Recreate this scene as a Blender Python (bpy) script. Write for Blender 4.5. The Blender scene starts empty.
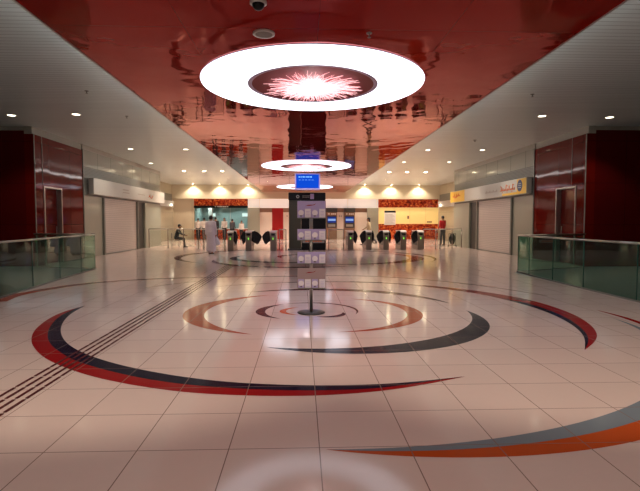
import bpy, bmesh, math, random
from mathutils import Vector, Matrix
random.seed(7)
PI = math.pi
D_ = math.radians
scene = bpy.context.scene
C = scene.collection
H = 4.7            # ceiling height
XL, XR = -9.0, 9.5  # hall side walls
RL, RR = -3.36, 3.80  # edges of the lowered red ceiling
HC = 4.1           # height of the lowered red ceiling

# ---------------------------------------------------------------- materials
def nm(name):
    m = bpy.data.materials.new(name); m.use_nodes = True
    nt = m.node_tree; nt.nodes.clear()
    out = nt.nodes.new('ShaderNodeOutputMaterial')
    return m, nt, out
def mat(name, col, rough=.5, metal=0., spec=.5, emit=None, es=0., noise=0., nscale=8., bump=0., bscale=20., coat=0.):
    m, nt, out = nm(name)
    b = nt.nodes.new('ShaderNodeBsdfPrincipled')
    b.inputs['Roughness'].default_value = rough
    b.inputs['Metallic'].default_value = metal
    b.inputs['Specular IOR Level'].default_value = spec
    b.inputs['Coat Weight'].default_value = coat
    b.inputs['Coat Roughness'].default_value = .04
    tc = nt.nodes.new('ShaderNodeTexCoord')
    nz = nt.nodes.new('ShaderNodeTexNoise'); nz.inputs['Scale'].default_value = nscale; nz.inputs['Detail'].default_value = 3
    nt.links.new(tc.outputs['Object'], nz.inputs['Vector'])
    mx = nt.nodes.new('ShaderNodeMix'); mx.data_type = 'RGBA'
    k = max(noise, .03)
    mx.inputs['A'].default_value = (col[0]*(1-k), col[1]*(1-k), col[2]*(1-k), 1)
    mx.inputs['B'].default_value = (min(1, col[0]*(1+k)), min(1, col[1]*(1+k)), min(1, col[2]*(1+k)), 1)
    nt.links.new(nz.outputs['Fac'], mx.inputs['Factor'])
    nt.links.new(mx.outputs['Result'], b.inputs['Base Color'])
    if bump:
        n2 = nt.nodes.new('ShaderNodeTexNoise'); n2.inputs['Scale'].default_value = bscale; n2.inputs['Detail'].default_value = 1
        nt.links.new(tc.outputs['Object'], n2.inputs['Vector'])
        bp = nt.nodes.new('ShaderNodeBump'); bp.inputs['Strength'].default_value = 1; bp.inputs['Distance'].default_value = bump
        nt.links.new(n2.outputs['Fac'], bp.inputs['Height']); nt.links.new(bp.outputs['Normal'], b.inputs['Normal'])
    if emit:
        b.inputs['Emission Color'].default_value = (*emit, 1); b.inputs['Emission Strength'].default_value = es
    nt.links.new(b.outputs['BSDF'], out.inputs['Surface'])
    m.diffuse_color = (*col, 1)
    return m
def emis(name, col, s):
    m, nt, out = nm(name)
    e = nt.nodes.new('ShaderNodeEmission'); e.inputs['Color'].default_value = (*col, 1); e.inputs['Strength'].default_value = s
    nt.links.new(e.outputs[0], out.inputs['Surface']); return m
def math_node(nt, op, a, b=None):
    n = nt.nodes.new('ShaderNodeMath'); n.operation = op
    for i, v in enumerate((a, b)):
        if v is None: continue
        if hasattr(v, 'links'): nt.links.new(v, n.inputs[i])
        else: n.inputs[i].default_value = v
    return n.outputs[0]
def grid_line(nt, coord, period, off, width):
    # 1 on the joint, 0 elsewhere
    f = math_node(nt, 'FRACT', math_node(nt, 'DIVIDE', math_node(nt, 'SUBTRACT', coord, off - 100*period), period))
    a = math_node(nt, 'LESS_THAN', f, width/period)
    return a
def panel_mat(name, col, joint, period, off=(0, 0, 0), width=.012, axes='xy', rough=.4, metal=0., spec=.5, var=.05, coat=0., bump=0., bscale=1., nscale=.7, ior=1.5, tint=None):
    """surface of equal panels with thin joints, laid out on object axes"""
    m, nt, out = nm(name)
    b = nt.nodes.new('ShaderNodeBsdfPrincipled')
    b.inputs['Roughness'].default_value = rough; b.inputs['Metallic'].default_value = metal
    b.inputs['Specular IOR Level'].default_value = spec; b.inputs['Coat Weight'].default_value = coat
    b.inputs['Coat Roughness'].default_value = .03; b.inputs['IOR'].default_value = ior
    if tint: b.inputs['Specular Tint'].default_value = (*tint, 1)
    tc = nt.nodes.new('ShaderNodeTexCoord'); sp = nt.nodes.new('ShaderNodeSeparateXYZ')
    nt.links.new(tc.outputs['Object'], sp.inputs[0])
    mask = None; cells = []
    for i, ax in enumerate('xyz'):
        if ax in axes:
            c = sp.outputs[i]
            g = grid_line(nt, c, period[i], off[i], width)
            mask = g if mask is None else math_node(nt, 'MAXIMUM', mask, g)
            cells.append(math_node(nt, 'FLOOR', math_node(nt, 'DIVIDE', math_node(nt, 'SUBTRACT', c, off[i]), period[i])))
    cb = nt.nodes.new('ShaderNodeCombineXYZ')
    for i, c in enumerate(cells): nt.links.new(c, cb.inputs[i])
    wn = nt.nodes.new('ShaderNodeTexWhiteNoise'); wn.noise_dimensions = '3D'
    nt.links.new(cb.outputs[0], wn.inputs['Vector'])
    nz = nt.nodes.new('ShaderNodeTexNoise'); nz.inputs['Scale'].default_value = nscale; nz.inputs['Detail'].default_value = 5
    nt.links.new(tc.outputs['Object'], nz.inputs['Vector'])
    fac = math_node(nt, 'ADD', math_node(nt, 'MULTIPLY', wn.outputs['Value'], .6), math_node(nt, 'MULTIPLY', nz.outputs['Fac'], .4))
    mx = nt.nodes.new('ShaderNodeMix'); mx.data_type = 'RGBA'
    mx.inputs['A'].default_value = tuple(c*(1-var) for c in col) + (1,)
    mx.inputs['B'].default_value = tuple(min(1, c*(1+var)) for c in col) + (1,)
    nt.links.new(fac, mx.inputs['Factor'])
    m2 = nt.nodes.new('ShaderNodeMix'); m2.data_type = 'RGBA'
    nt.links.new(mask, m2.inputs['Factor']); nt.links.new(mx.outputs['Result'], m2.inputs['A']); m2.inputs['B'].default_value = (*joint, 1)
    nt.links.new(m2.outputs['Result'], b.inputs['Base Color'])
    if bump:
        n2 = nt.nodes.new('ShaderNodeTexNoise'); n2.inputs['Scale'].default_value = bscale; n2.inputs['Detail'].default_value = 1.5
        nt.links.new(tc.outputs['Object'], n2.inputs['Vector'])
        bp = nt.nodes.new('ShaderNodeBump'); bp.inputs['Strength'].default_value = 1; bp.inputs['Distance'].default_value = bump
        nt.links.new(n2.outputs['Fac'], bp.inputs['Height']); nt.links.new(bp.outputs['Normal'], b.inputs['Normal'])
        if coat: nt.links.new(bp.outputs['Normal'], b.inputs['Coat Normal'])
    nt.links.new(b.outputs['BSDF'], out.inputs['Surface'])
    return m
def mosaic_mat(name):
    m, nt, out = nm(name)
    b = nt.nodes.new('ShaderNodeBsdfPrincipled'); b.inputs['Roughness'].default_value = .25
    tc = nt.nodes.new('ShaderNodeTexCoord')
    mp = nt.nodes.new('ShaderNodeMapping'); mp.inputs['Scale'].default_value = (1, 1, 1)
    nt.links.new(tc.outputs['Object'], mp.inputs[0])
    nz = nt.nodes.new('ShaderNodeTexNoise'); nz.inputs['Scale'].default_value = 4.5; nz.inputs['Detail'].default_value = 4; nz.inputs['Distortion'].default_value = 1.2
    nt.links.new(mp.outputs[0], nz.inputs['Vector'])
    r = nt.nodes.new('ShaderNodeValToRGB'); nt.links.new(nz.outputs['Fac'], r.inputs[0])
    e = r.color_ramp.elements; e[0].position = .36; e[0].color = (.13, .008, .004, 1); e[1].position = .68; e[1].color = (.9, .3, .06, 1)
    k = e.new(.52); k.color = (.55, .05, .012, 1)
    nt.links.new(r.outputs[0], b.inputs['Base Color'])
    nt.links.new(b.outputs[0], out.inputs['Surface']); return m
def glass_mat(name, tint, rough=0., mixf=.12):
    m, nt, out = nm(name)
    t = nt.nodes.new('ShaderNodeBsdfTransparent'); t.inputs[0].default_value = (*tint, 1)
    g = nt.nodes.new('ShaderNodeBsdfGlossy'); g.inputs['Roughness'].default_value = rough; g.inputs[0].default_value = (.9, 1, .95, 1)
    lw = nt.nodes.new('ShaderNodeLayerWeight'); lw.inputs[0].default_value = .5
    fres = math_node(nt, 'ADD', math_node(nt, 'MULTIPLY', math_node(nt, 'POWER', lw.outputs['Facing'], 5.0), .8), .03)
    d = nt.nodes.new('ShaderNodeBsdfDiffuse'); d.inputs[0].default_value = (.12, .32, .26, 1)
    md = nt.nodes.new('ShaderNodeMixShader'); md.inputs[0].default_value = mixf
    nt.links.new(t.outputs[0], md.inputs[1]); nt.links.new(d.outputs[0], md.inputs[2])
    mx = nt.nodes.new('ShaderNodeMixShader'); nt.links.new(fres, mx.inputs[0])
    nt.links.new(md.outputs[0], mx.inputs[1]); nt.links.new(g.outputs[0], mx.inputs[2])
    nt.links.new(mx.outputs[0], out.inputs['Surface']); return m

TG = dict(period=(.6, .6, 1), off=(.11, 3.12, 0), width=.007, axes='xy', joint=(.25, .16, .13))
def floor_mat(name, col, rough=.12, var=.04, spec=.03):
    return panel_mat(name, col, rough=rough, var=var, nscale=14, spec=spec, **TG)
M = {}
M['tile'] = floor_mat('polished cream tile', (.74, .575, .515), .10, spec=.14)
M['navy'] = floor_mat('navy stone', (.012, .010, .028))
M['red'] = floor_mat('red stone', (.30, .010, .012))
M['orange'] = floor_mat('orange stone', (.52, .085, .018))
M['burnt'] = floor_mat('burnt orange stone', (.36, .055, .022))
M['slate'] = floor_mat('slate stone', (.028, .030, .045))
M['bluegrey'] = floor_mat('blue grey stone', (.20, .235, .27))
M['maroon'] = floor_mat('maroon stone', (.12, .035, .035))
M['plum'] = floor_mat('plum stone', (.06, .016, .028))
M['redceil'] = panel_mat('red lacquered ceiling panels', (.36, .012, .005), (.22, .010, .005), (1.79, 1.25, 1), off=(-3.36, .35, 0), width=.008, axes='xy', rough=.04, metal=.38, spec=.5, var=.05, bump=.011, bscale=1.5, ior=1.42, tint=(.85, .30, .17))
M['whiteceil'] = panel_mat('linear white ceiling strips', (.66, .73, .72), (.34, .37, .37), (1, .15, 1), off=(0, 0, 0), width=.018, axes='y', rough=.28, spec=.5, var=.06)
M['trimgrey'] = mat('grey trim', (.55, .53, .5), .35, .3)
M['redglass'] = panel_mat('red back-painted glass', (.115, .005, .003), (.02, .003, .003), (1.9, 1.55, 1.4), off=(0, 16.0, .0), width=.012, axes='yz', rough=.06, spec=.15, var=.06, bump=.006, bscale=1.4, tint=(1, .2, .15))
M['redglass_x'] = panel_mat('red back-painted glass wide', (.085, .004, .004), (.03, .004, .004), (1.55, 1, 1.4), off=(0, 0, 0), width=.012, axes='xz', rough=.06, spec=.4, var=.06, bump=.006, bscale=1.4, tint=(1, .2, .15))
M['bulkhead'] = mat('beige bulkhead', (.36, .32, .27), .5)
M['transom'] = panel_mat('grey green glass panels', (.30, .31, .26), (.1, .1, .09), (1, 1.45, 10), off=(0, 20.2, 0), width=.03, axes='y', rough=.12, spec=.7, var=.08)
M['transomdark'] = panel_mat('ribbed grey louvre', (.15, .145, .13), (.05, .05, .045), (1, 1, .06), off=(0, 0, 0), width=.02, axes='z', rough=.35, var=.05)
M['shutter'] = panel_mat('pale roller shutter slats', (.62, .52, .47), (.38, .31, .28), (1, 1, .09), off=(0, 0, 0), width=.012, axes='z', rough=.4, spec=.4, var=.02)
M['greymetal'] = mat('grey painted metal', (.22, .215, .19), .35, .25)
M['darkmetal'] = mat('dark metal', (.055, .05, .045), .4, .4)
M['steel'] = mat('brushed steel', (.50, .47, .43), .28, .9)
M['steeldark'] = mat('brushed steel panels', (.24, .20, .17), .34, .8)
M['sign'] = mat('white sign face', (.52, .50, .47), .35)
M['yellow'] = mat('yellow sign face', (.85, .52, .04), .35)
M['blue'] = mat('dark blue mark', (.02, .04, .16), .4)
M['orangemark'] = mat('orange red mark', (.75, .16, .04), .4)
M['greymark'] = mat('grey mark', (.38, .32, .28), .5)
M['cream'] = panel_mat('cream wall panels', (.66, .56, .42), (.38, .32, .24), (1.9, 30, 30), off=(0, 0, 0), width=.02, axes='x', rough=.4, var=.03)
M['creampanel'] = mat('cream panel', (.78, .66, .56), .3)
M['tan'] = panel_mat('tan wall panels', (.42, .36, .26), (.22, .18, .13), (2.2, 2.2, 1.15), off=(0, 0, 0), width=.02, axes='xyz', rough=.35, var=.05)
M['fascia'] = mat('cream fascia', (.60, .52, .38), .38)
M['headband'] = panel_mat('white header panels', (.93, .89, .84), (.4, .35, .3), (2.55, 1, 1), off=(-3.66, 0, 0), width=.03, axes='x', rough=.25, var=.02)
M['pillar'] = mat('grey green pillar', (.36, .35, .28), .3, .2)
M['brown'] = mat('brown strip', (.24, .13, .08), .4)
M['deepred'] = mat('deep red panel', (.34, .012, .012), .22)
M['mosaic'] = mosaic_mat('orange mosaic')
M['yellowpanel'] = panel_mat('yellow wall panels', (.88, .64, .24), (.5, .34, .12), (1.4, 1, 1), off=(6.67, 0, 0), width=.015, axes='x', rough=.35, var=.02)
M['teal'] = mat('pale teal wall', (.36, .45, .44), .5)
M['black'] = mat('black plastic', (.006, .006, .007), .35, spec=.25)
M['paper'] = mat('paper white', (.8, .78, .76), .6)
M['marble'] = mat('black flap', (.01, .01, .012), .25)
M['capwhite'] = mat('white cap', (.75, .66, .62), .3)
M['glass'] = glass_mat('green tinted glass', (.68, .87, .81), 0, .035)
M['glassclear'] = glass_mat('clear glass', (.90, .92, .90), 0, .02)
M['glassedge'] = mat('green glass edge', (.02, .10, .08), .2)
M['concrete'] = mat('grey landing floor', (.12, .145, .145), .35, noise=.1)
M['skin'] = mat('brown skin', (.34, .17, .10), .5)
M['hair'] = mat('black hair', (.01, .008, .007), .5)
M['thobe'] = mat('pale lilac cotton', (.64, .55, .60), .8, noise=.05)
M['white_shirt'] = mat('white shirt', (.72, .64, .60), .8)
M['dark_cloth'] = mat('black cloth', (.012, .011, .014), .8)
M['red_cloth'] = mat('red cloth', (.45, .015, .02), .8)
M['tan_cloth'] = mat('tan cloth', (.42, .34, .22), .8)
M['grey_cloth'] = mat('grey cloth', (.07, .07, .08), .8)
M['lilac_panel'] = mat('lilac printed board', (.58, .48, .80), .4)
M['pale_lilac'] = mat('pale lilac print', (.97, .90, .98), .5)
M['bronze_panel'] = mat('grey brown printed board', (.46, .33, .34), .3)
M['plastic_bag'] = mat('pale plastic bag', (.60, .55, .62), .4)
M['ring_light'] = emis('ring diffuser glow', (.86, .88, 1.0), 3.4)
M['rim'] = mat('violet grey rim', (.6, .5, .7), .4)
M['dish'] = mat('red mirrored dish', (.24, .002, .012), .45, .0)
M['fibre'] = emis('glowing fibre', (1.0, .46, .48), 2.2)
M['core'] = emis('white lamp core', (1.0, .9, .88), 12)
M['totemside'] = mat('dark olive metal', (.075, .072, .05), .35, .3)
M['plumflat'] = mat('plum print', (.05, .015, .05), .4)
M['cove'] = emis('cove light glow', (.93, 1, .97), 9.)
M['lamp'] = emis('warm downlight glow', (1.0, .86, .62), 9)
M['lamphot'] = emis('warm bright downlight glow', (1.0, .82, .5), 110)
M['green'] = emis('green arrow light', (.25, 1.0, .08), 1.6)
M['screen'] = emis('blue screen', (.006, .075, .68), 1.)
M['screentext'] = emis('light blue screen text', (.25, .6, 1.0), 1.3)
M['atmscreen'] = emis('machine screen', (.35, .5, .9), .8)
M['atmblue'] = emis('machine screen dark blue', (.02, .05, .35), .6)
M['shinywhite'] = emis('office lamp', (.8, 1, .95), 1.3)

for k_, e_ in (('headband', .30), ('yellowpanel', .35)):   # own-colour glow added so header and yellow panels look brighter
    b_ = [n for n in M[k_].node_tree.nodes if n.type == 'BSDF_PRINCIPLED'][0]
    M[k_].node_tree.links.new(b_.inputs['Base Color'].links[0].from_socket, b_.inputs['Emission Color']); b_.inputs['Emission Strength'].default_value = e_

# ---------------------------------------------------------------- mesh helpers
class MB:
    def __init__(s): s.bm = bmesh.new()
    def box(s, x0, x1, y0, y1, z0, z1, mi=0, bev=0.):
        r = bmesh.ops.create_cube(s.bm, size=1)['verts']
        for v in r: v.co = Vector(((x0+x1)/2+v.co.x*(x1-x0), (y0+y1)/2+v.co.y*(y1-y0), (z0+z1)/2+v.co.z*(z1-z0)))
        fs = {f for v in r for f in v.link_faces}
        for f in fs: f.material_index = mi
        if bev:
            es = list({e for v in r for e in v.link_edges})
            bmesh.ops.bevel(s.bm, geom=es, offset=bev, segments=2, affect='EDGES', profile=.5)
        return s
    def poly(s, pts, mi=0):
        f = s.bm.faces.new([s.bm.verts.new(p) for p in pts]); f.material_index = mi; return s
    def prism(s, pts, vec, mi=0):
        vec = Vector(vec)
        a = [s.bm.verts.new(p) for p in pts]; b = [s.bm.verts.new(Vector(p)+vec) for p in pts]
        n = len(a); fs = [s.bm.faces.new(a), s.bm.faces.new(b[::-1])]
        for i in range(n): fs.append(s.bm.faces.new((a[i], b[i], b[(i+1) % n], a[(i+1) % n])))
        for f in fs: f.material_index = mi
        bmesh.ops.recalc_face_normals(s.bm, faces=fs); return s
    def tube(s, p, q, r, r2=None, n=12, mi=0):
        p, q = Vector(p), Vector(q); d = q-p
        r2 = r if r2 is None else r2
        M_ = Matrix.Translation((p+q)/2) @ d.to_track_quat('Z', 'Y').to_matrix().to_4x4()
        vs = bmesh.ops.create_cone(s.bm, cap_ends=True, segments=n, radius1=r, radius2=r2, depth=d.length, matrix=M_)['verts']
        for f in {f for v in vs for f in v.link_faces}: f.material_index = mi; f.smooth = len(f.verts) == 4
        return s
    def ball(s, c, r, n=12, sc=(1, 1, 1), mi=0):
        vs = bmesh.ops.create_uvsphere(s.bm, u_segments=n, v_segments=max(6, n//2+2), radius=r)['verts']
        for v in vs: v.co = Vector((v.co.x*sc[0], v.co.y*sc[1], v.co.z*sc[2])) + Vector(c)
        for f in {f for v in vs for f in v.link_faces}: f.smooth = True; f.material_index = mi
        return s
    def lathe(s, prof, c=(0, 0, 0), n=48, mi=0, closed=False):
        rings = []
        for r, z in prof:
            rings.append([s.bm.verts.new((c[0]+r*math.cos(2*PI*i/n), c[1]+r*math.sin(2*PI*i/n), c[2]+z)) for i in range(n)])
        m = len(rings)
        for j in range(m if closed else m-1):
            a, b = rings[j], rings[(j+1) % m]
            for i in range(n):
                f = s.bm.faces.new((a[i], a[(i+1) % n], b[(i+1) % n], b[i])); f.smooth = True; f.material_index = mi
        return s
    def build(s, name, mats, parent=None, loc=None):
        me = bpy.data.meshes.new(name); 
        s.bm.normal_update(); s.bm.to_mesh(me); s.bm.free()
        for m in (mats if isinstance(mats, (list, tuple)) else [mats]): me.materials.append(m)
        o = bpy.data.objects.new(name, me); C.objects.link(o)
        if parent: o.parent = parent
        if loc: o.location = loc
        return o
def tag(o, label=None, cat=None, group=None, kind=None):
    if label: o['label'] = label
    if cat: o['category'] = cat
    if group: o['group'] = group
    if kind: o['kind'] = kind
    return o
def struct(o, label=None): 
    o['kind'] = 'structure'
    if label: o['label'] = label
    return o
def thing(name, label, cat, loc=(0, 0, 0), rz=0, group=None):
    o = bpy.data.objects.new(name, None); C.objects.link(o); o.empty_display_size = .1
    o.location = loc; o.rotation_euler = (0, 0, rz)
    return tag(o, label, cat, group)
def copy_tree(o, parent=None):
    c = o.copy(); C.objects.link(c)
    if parent: c.parent = parent
    for ch in list(o.children): copy_tree(ch, c)
    return c

# ---------------------------------------------------------------- floor with inlaid swirls
f = MB()
f.poly([(-5.6, -8, 0), (6.3, -8, 0), (6.3, 14.0, 0), (9.5, 15.8, 0), (12.0, 29.7, 0), (12.0, 42, 0), (-11.1, 42, 0), (-11.1, 31, 0), (-9, 16.6, 0), (-6.6, 15.7, 0), (-6.3, 12.5, 0), (-5.75, 8.5, 0)], 0)
MI = {k: i for i, k in enumerate(['tile', 'navy', 'red', 'orange', 'burnt', 'slate', 'bluegrey', 'maroon', 'plum'])}
def arc(c, r, a0, a1, n):
    while a1-a0 > PI: a1 -= 2*PI
    while a1-a0 < -PI: a1 += 2*PI
    return [(c[0]+r*math.cos(a0+(a1-a0)*i/n), c[1]+r*math.sin(a0+(a1-a0)*i/n)) for i in range(n+1)]
def lune(c1, r1, c2, r2, m, z=.0012, n=64, clip=None):
    """part of circle 1 that lies outside circle 2"""
    c1v, c2v = Vector(c1), Vector(c2); d = (c2v-c1v); D = d.length
    a = (r1*r1-r2*r2+D*D)/(2*D); h = math.sqrt(max(0, r1*r1-a*a)); u = d/D; w = Vector((-u.y, u.x))
    P, Q = c1v+u*a+w*h, c1v+u*a-w*h
    t = -u
    def half(c, r):
        am = math.atan2(t.y, t.x)
        ap = math.atan2(P.y-c[1], P.x-c[0]); aq = math.atan2(Q.y-c[1], Q.x-c[0])
        while ap < am-2*PI+1e-6: ap += 2*PI
        # go from P to Q through direction am
        ap = am+((ap-am+PI) % (2*PI)-PI); aq = am+((aq-am+PI) % (2*PI)-PI)
        return [(c[0]+r*math.cos(ap+(aq-ap)*i/n), c[1]+r*math.sin(ap+(aq-ap)*i/n)) for i in range(n+1)]
    A_, B_ = half(c1, r1), half(c2, r2)
    for i in range(n):
        q = [A_[i], A_[i+1], B_[i+1], B_[i]]
        if clip and not all(clip(p) for p in q): continue
        if i == 0: q = q[1:]
        if i == n-1: q = [A_[i], A_[i+1], B_[i]]
        f.poly([(x, y, z) for x, y in q], MI[m])
def strip(pts, w, m, z=.0012):
    """inlaid line through points, w = widths"""
    P = [Vector(p) for p in pts]; out = []
    n = len(P)
    for i in range(n-1):
        p0, p1, p2, p3 = P[max(i-1, 0)], P[i], P[i+1], P[min(i+2, n-1)]
        for k in range(8):
            t = k/8
            out.append((.5*((2*p1)+(p2-p0)*t+(2*p0-5*p1+4*p2-p3)*t*t+(3*p1-p0-3*p2+p3)*t**3), w[i]+(w[i+1]-w[i])*t))
    out.append((P[-1], w[-1]))
    prev = None
    for i, (p, ww) in enumerate(out):
        d = (out[min(i+1, len(out)-1)][0]-out[max(i-1, 0)][0]).normalized(); nrm = Vector((-d.y, d.x))*ww/2
        cur = (p+nrm, p-nrm)
        if prev: f.poly([(prev[0].x, prev[0].y, z), (cur[0].x, cur[0].y, z), (cur[1].x, cur[1].y, z), (prev[1].x, prev[1].y, z)], MI[m])
        prev = cur
def resample(pts, n):
    P = [Vector(p) for p in pts]
    for _ in range(3):      # corner cutting keeps the ends and smooths the curve
        Q = [P[0]]
        for a, b in zip(P[:-1], P[1:]): Q += [a*.75+b*.25, a*.25+b*.75]
        P = Q+[P[-1]]
    L = [0]
    for a, b in zip(P[:-1], P[1:]): L.append(L[-1]+(b-a).length)
    out = []; k = 0
    for i in range(n+1):
        t = L[-1]*i/n
        while k < len(L)-2 and L[k+1] < t: k += 1
        u = (t-L[k])/max(1e-9, L[k+1]-L[k]); out.append(P[k].lerp(P[k+1], min(1, u)))
    return out
def ribbon(a, b, m, z=.0012, n=72):
    A_, B_ = resample(a, n), resample(b, n)
    for i in range(n):
        q = [A_[i], A_[i+1], B_[i+1], B_[i]]
        if (q[0]-q[3]).length < 1e-4: q = q[:3]
        elif (q[1]-q[2]).length < 1e-4: q = [q[0], q[1], q[3]]
        f.poly([(p.x, p.y, z) for p in q], MI[m])
AO = [(-3.89, 8.7), (-4.0, 8.2), (-3.96, 7.60), (-3.73, 6.75), (-3.42, 6.11), (-3.13, 5.69), (-2.82, 5.31), (-2.44, 4.97), (-2.07, 4.69), (-1.7, 4.48), (-1.38, 4.33), (-1.0, 4.19), (-.5, 4.1), (0.0, 4.07), (0.37, 4.10), (0.74, 4.18), (1.08, 4.30), (1.58, 4.54)]
AI = [(-3.89, 8.7), (-3.81, 8.05), (-3.65, 7.44), (-3.37, 6.74), (-3.0, 6.1), (-2.65, 5.67), (-2.3, 5.34), (-1.92, 5.05), (-1.54, 4.82), (-1.1, 4.60), (-.6, 4.43), (0, 4.34), (0.5, 4.33), (0.98, 4.38), (1.58, 4.54)]
AM = [(-3.91, 8.6), (-3.92, 8.1), (-3.82, 7.54), (-3.54, 6.75), (-3.17, 6.04), (-2.70, 5.46), (-2.33, 5.11), (-1.8, 4.75), (-1.39, 4.53), (-1.0, 4.38), (-.5, 4.26), (0.05, 4.20), (0.61, 4.22), (0.97, 4.33), (1.58, 4.54)]
ribbon(AO, AI, 'red'); ribbon(AM, AI, 'navy', .0024)
HO = [(1.2, 12.05), (1.97, 11.82), (2.67, 11.42), (3.3, 10.92), (3.88, 10.2), (4.28, 9.43), (4.46, 8.62), (4.44, 7.67), (4.26, 6.9), (3.97, 6.23), (3.65, 5.79), (3.31, 5.44)]
HI = [(1.2, 12.0), (1.95, 11.7), (2.62, 11.22), (3.22, 10.62), (3.72, 9.85), (4.01, 8.79), (4.09, 7.9), (4.02, 7.16), (3.87, 6.53), (3.66, 6.01), (3.31, 5.44)]
ribbon(HO, HI, 'red'); ribbon([(3.95, 9.25), (4.19, 8.6), (4.21, 7.85), (4.11, 7.09), (3.86, 6.32), (3.62, 5.86), (3.31, 5.44)], [(3.9, 9.2), (4.03, 8.6), (4.09, 7.9), (4.02, 7.16), (3.87, 6.53), (3.66, 6.01), (3.31, 5.44)], 'navy', .0024)
lune((-.16, 8.10), 1.80, (.44, 8.10), 2.05, 'burnt')
lune((-.08, 8.06), .70, (.27, 8.06), .89, 'plum')
lune((-.04, 8.04), .34, (.10, 8.04), .37, 'orange')
lune((.34, 8.35), 2.41, (.05, 7.62), 2.88, 'maroon')
lune((.54, 7.91), 1.44, (.22, 7.96), 1.51, 'burnt')
lune((.43, 7.76), .28, (.29, 7.95), .39, 'plum')
lune((.15, 8.08), .80, (.08, 8.0), .83, 'maroon')
lune((.71, 7.51), 2.13, (.25, 8.16), 2.54, 'slate')
lune((1.15, 6.51), 3.56, (.30, 7.65), 4.56, 'orange')
lune((.74, 7.16), 4.11, (.30, 7.65), 4.56, 'bluegrey', .0024)
KEEP = lambda p: p[0] > -5.9
strip([(-5.70, 9.2), (-5.86, 10.1), (-5.55, 11.3), (-5.0, 12.1), (-3.9, 12.75), (-2.4, 13.1), (-.1, 13.25), (1.3, 13.33), (2.9, 12.6), (4.5, 10.9)], [.24, .27, .26, .22, .15, .12, .12, .11, .10, .03], 'burnt')
strip([(-3.58, 11.04), (-3.2, 11.6), (-2.8, 12.05), (-2.37, 12.43)], [.02, .05, .05, .03], 'maroon')
strip([(3.87, 11.57), (4.5, 10.6), (4.98, 9.51)], [.04, .05, .02], 'maroon')
strip([(1.97, 11.75), (.6, 12.0), (-.8, 11.75), (-2.0, 11.2)], [.12, .10, .06, .02], 'maroon')
strip([(5.02, 7.9), (5.06, 7.3), (4.98, 6.6), (4.8, 6.0)], [.02, .09, .12, .1], 'red')
# second swirl further down the hall
lune((.65, 20.6), 5.0, (.35, 20.3), 5.1, 'maroon')
lune((1.6, 20.3), 3.5, (.9, 20.6), 3.65, 'burnt')
lune((-.6, 21.4), 4.9, (-.1, 21.2), 5.05, 'maroon')
lune((-.4, 20.2), 2.6, (0, 20.6), 2.75, 'slate')
lune((.3, 20.9), 1.4, (.6, 20.6), 1.5, 'plum')
lune((-.2, 19.0), 3.3, (.1, 19.6), 3.6, 'maroon')
floor = struct(f.build('floor', [M[k] for k in MI]))

# side landings behind the glass balustrades
struct(MB().poly([(-15, -8, -.002), (-5.6, -8, -.002), (-5.75, 8.5, -.002), (-6.3, 12.5, -.002), (-6.6, 15.7, -.002), (-9, 16.6, -.002), (-15, 16.6, -.002)]).build('floor_landing_left', M['concrete']))
struct(MB().poly([(6.3, -8, -.002), (15, -8, -.002), (15, 15.8, -.002), (9.5, 15.8, -.002), (6.3, 14.0, -.002)]).build('floor_landing_right', M['concrete']))

# tactile guide strip
ts = thing('tactile_strip', 'dark ribbed tactile guide strip running along the left of the cream floor', 'tactile strip', (-2.47, 9.2, 0))
for k in range(4):
    b = MB(); y = -6.9
    while y < 7.6:
        x = (k-1.5)*.085
        b.box(x-.013, x+.013, y, y+.27, .0026, .0075)
        y += .30
    b.build('ribbed_bar', M['maroon'], ts)

# ---------------------------------------------------------------- ceiling
struct(MB().box(RL, RR, -8, 41.6, HC, HC+.1).build('ceiling_red', M['redceil']))
cw = MB()
cw.box(-15, RL-.03, -8, 42, H, H+.12); cw.box(RR+.03, 15, -8, 42, H, H+.12)
struct(cw.build('ceiling', M['whiteceil']))
te = MB(); te.box(RL-.03, RL, -8, 41.6, HC-.008, H+.1); te.box(RR, RR+.03, -8, 41.6, HC-.008, H+.1)
struct(te.build('trim_1', M['trimgrey']))
for nme, x0, x1 in (('left', RL-.075, RL-.032), ('right', RR+.032, RR+.075)):
    t = thing('cove_light', 'linear cove light hidden above the %s edge of the red ceiling' % nme, 'cove light', ((x0+x1)/2, 16, HC+.2), 0)
    MB().box(-.021, .021, -23.5, 24, .05, .14).build('light_strip', M['cove'], t)
    MB().box(-.021, .021, -23.5, 24, 0, .045).build('housing', M['trimgrey'], t)

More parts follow.
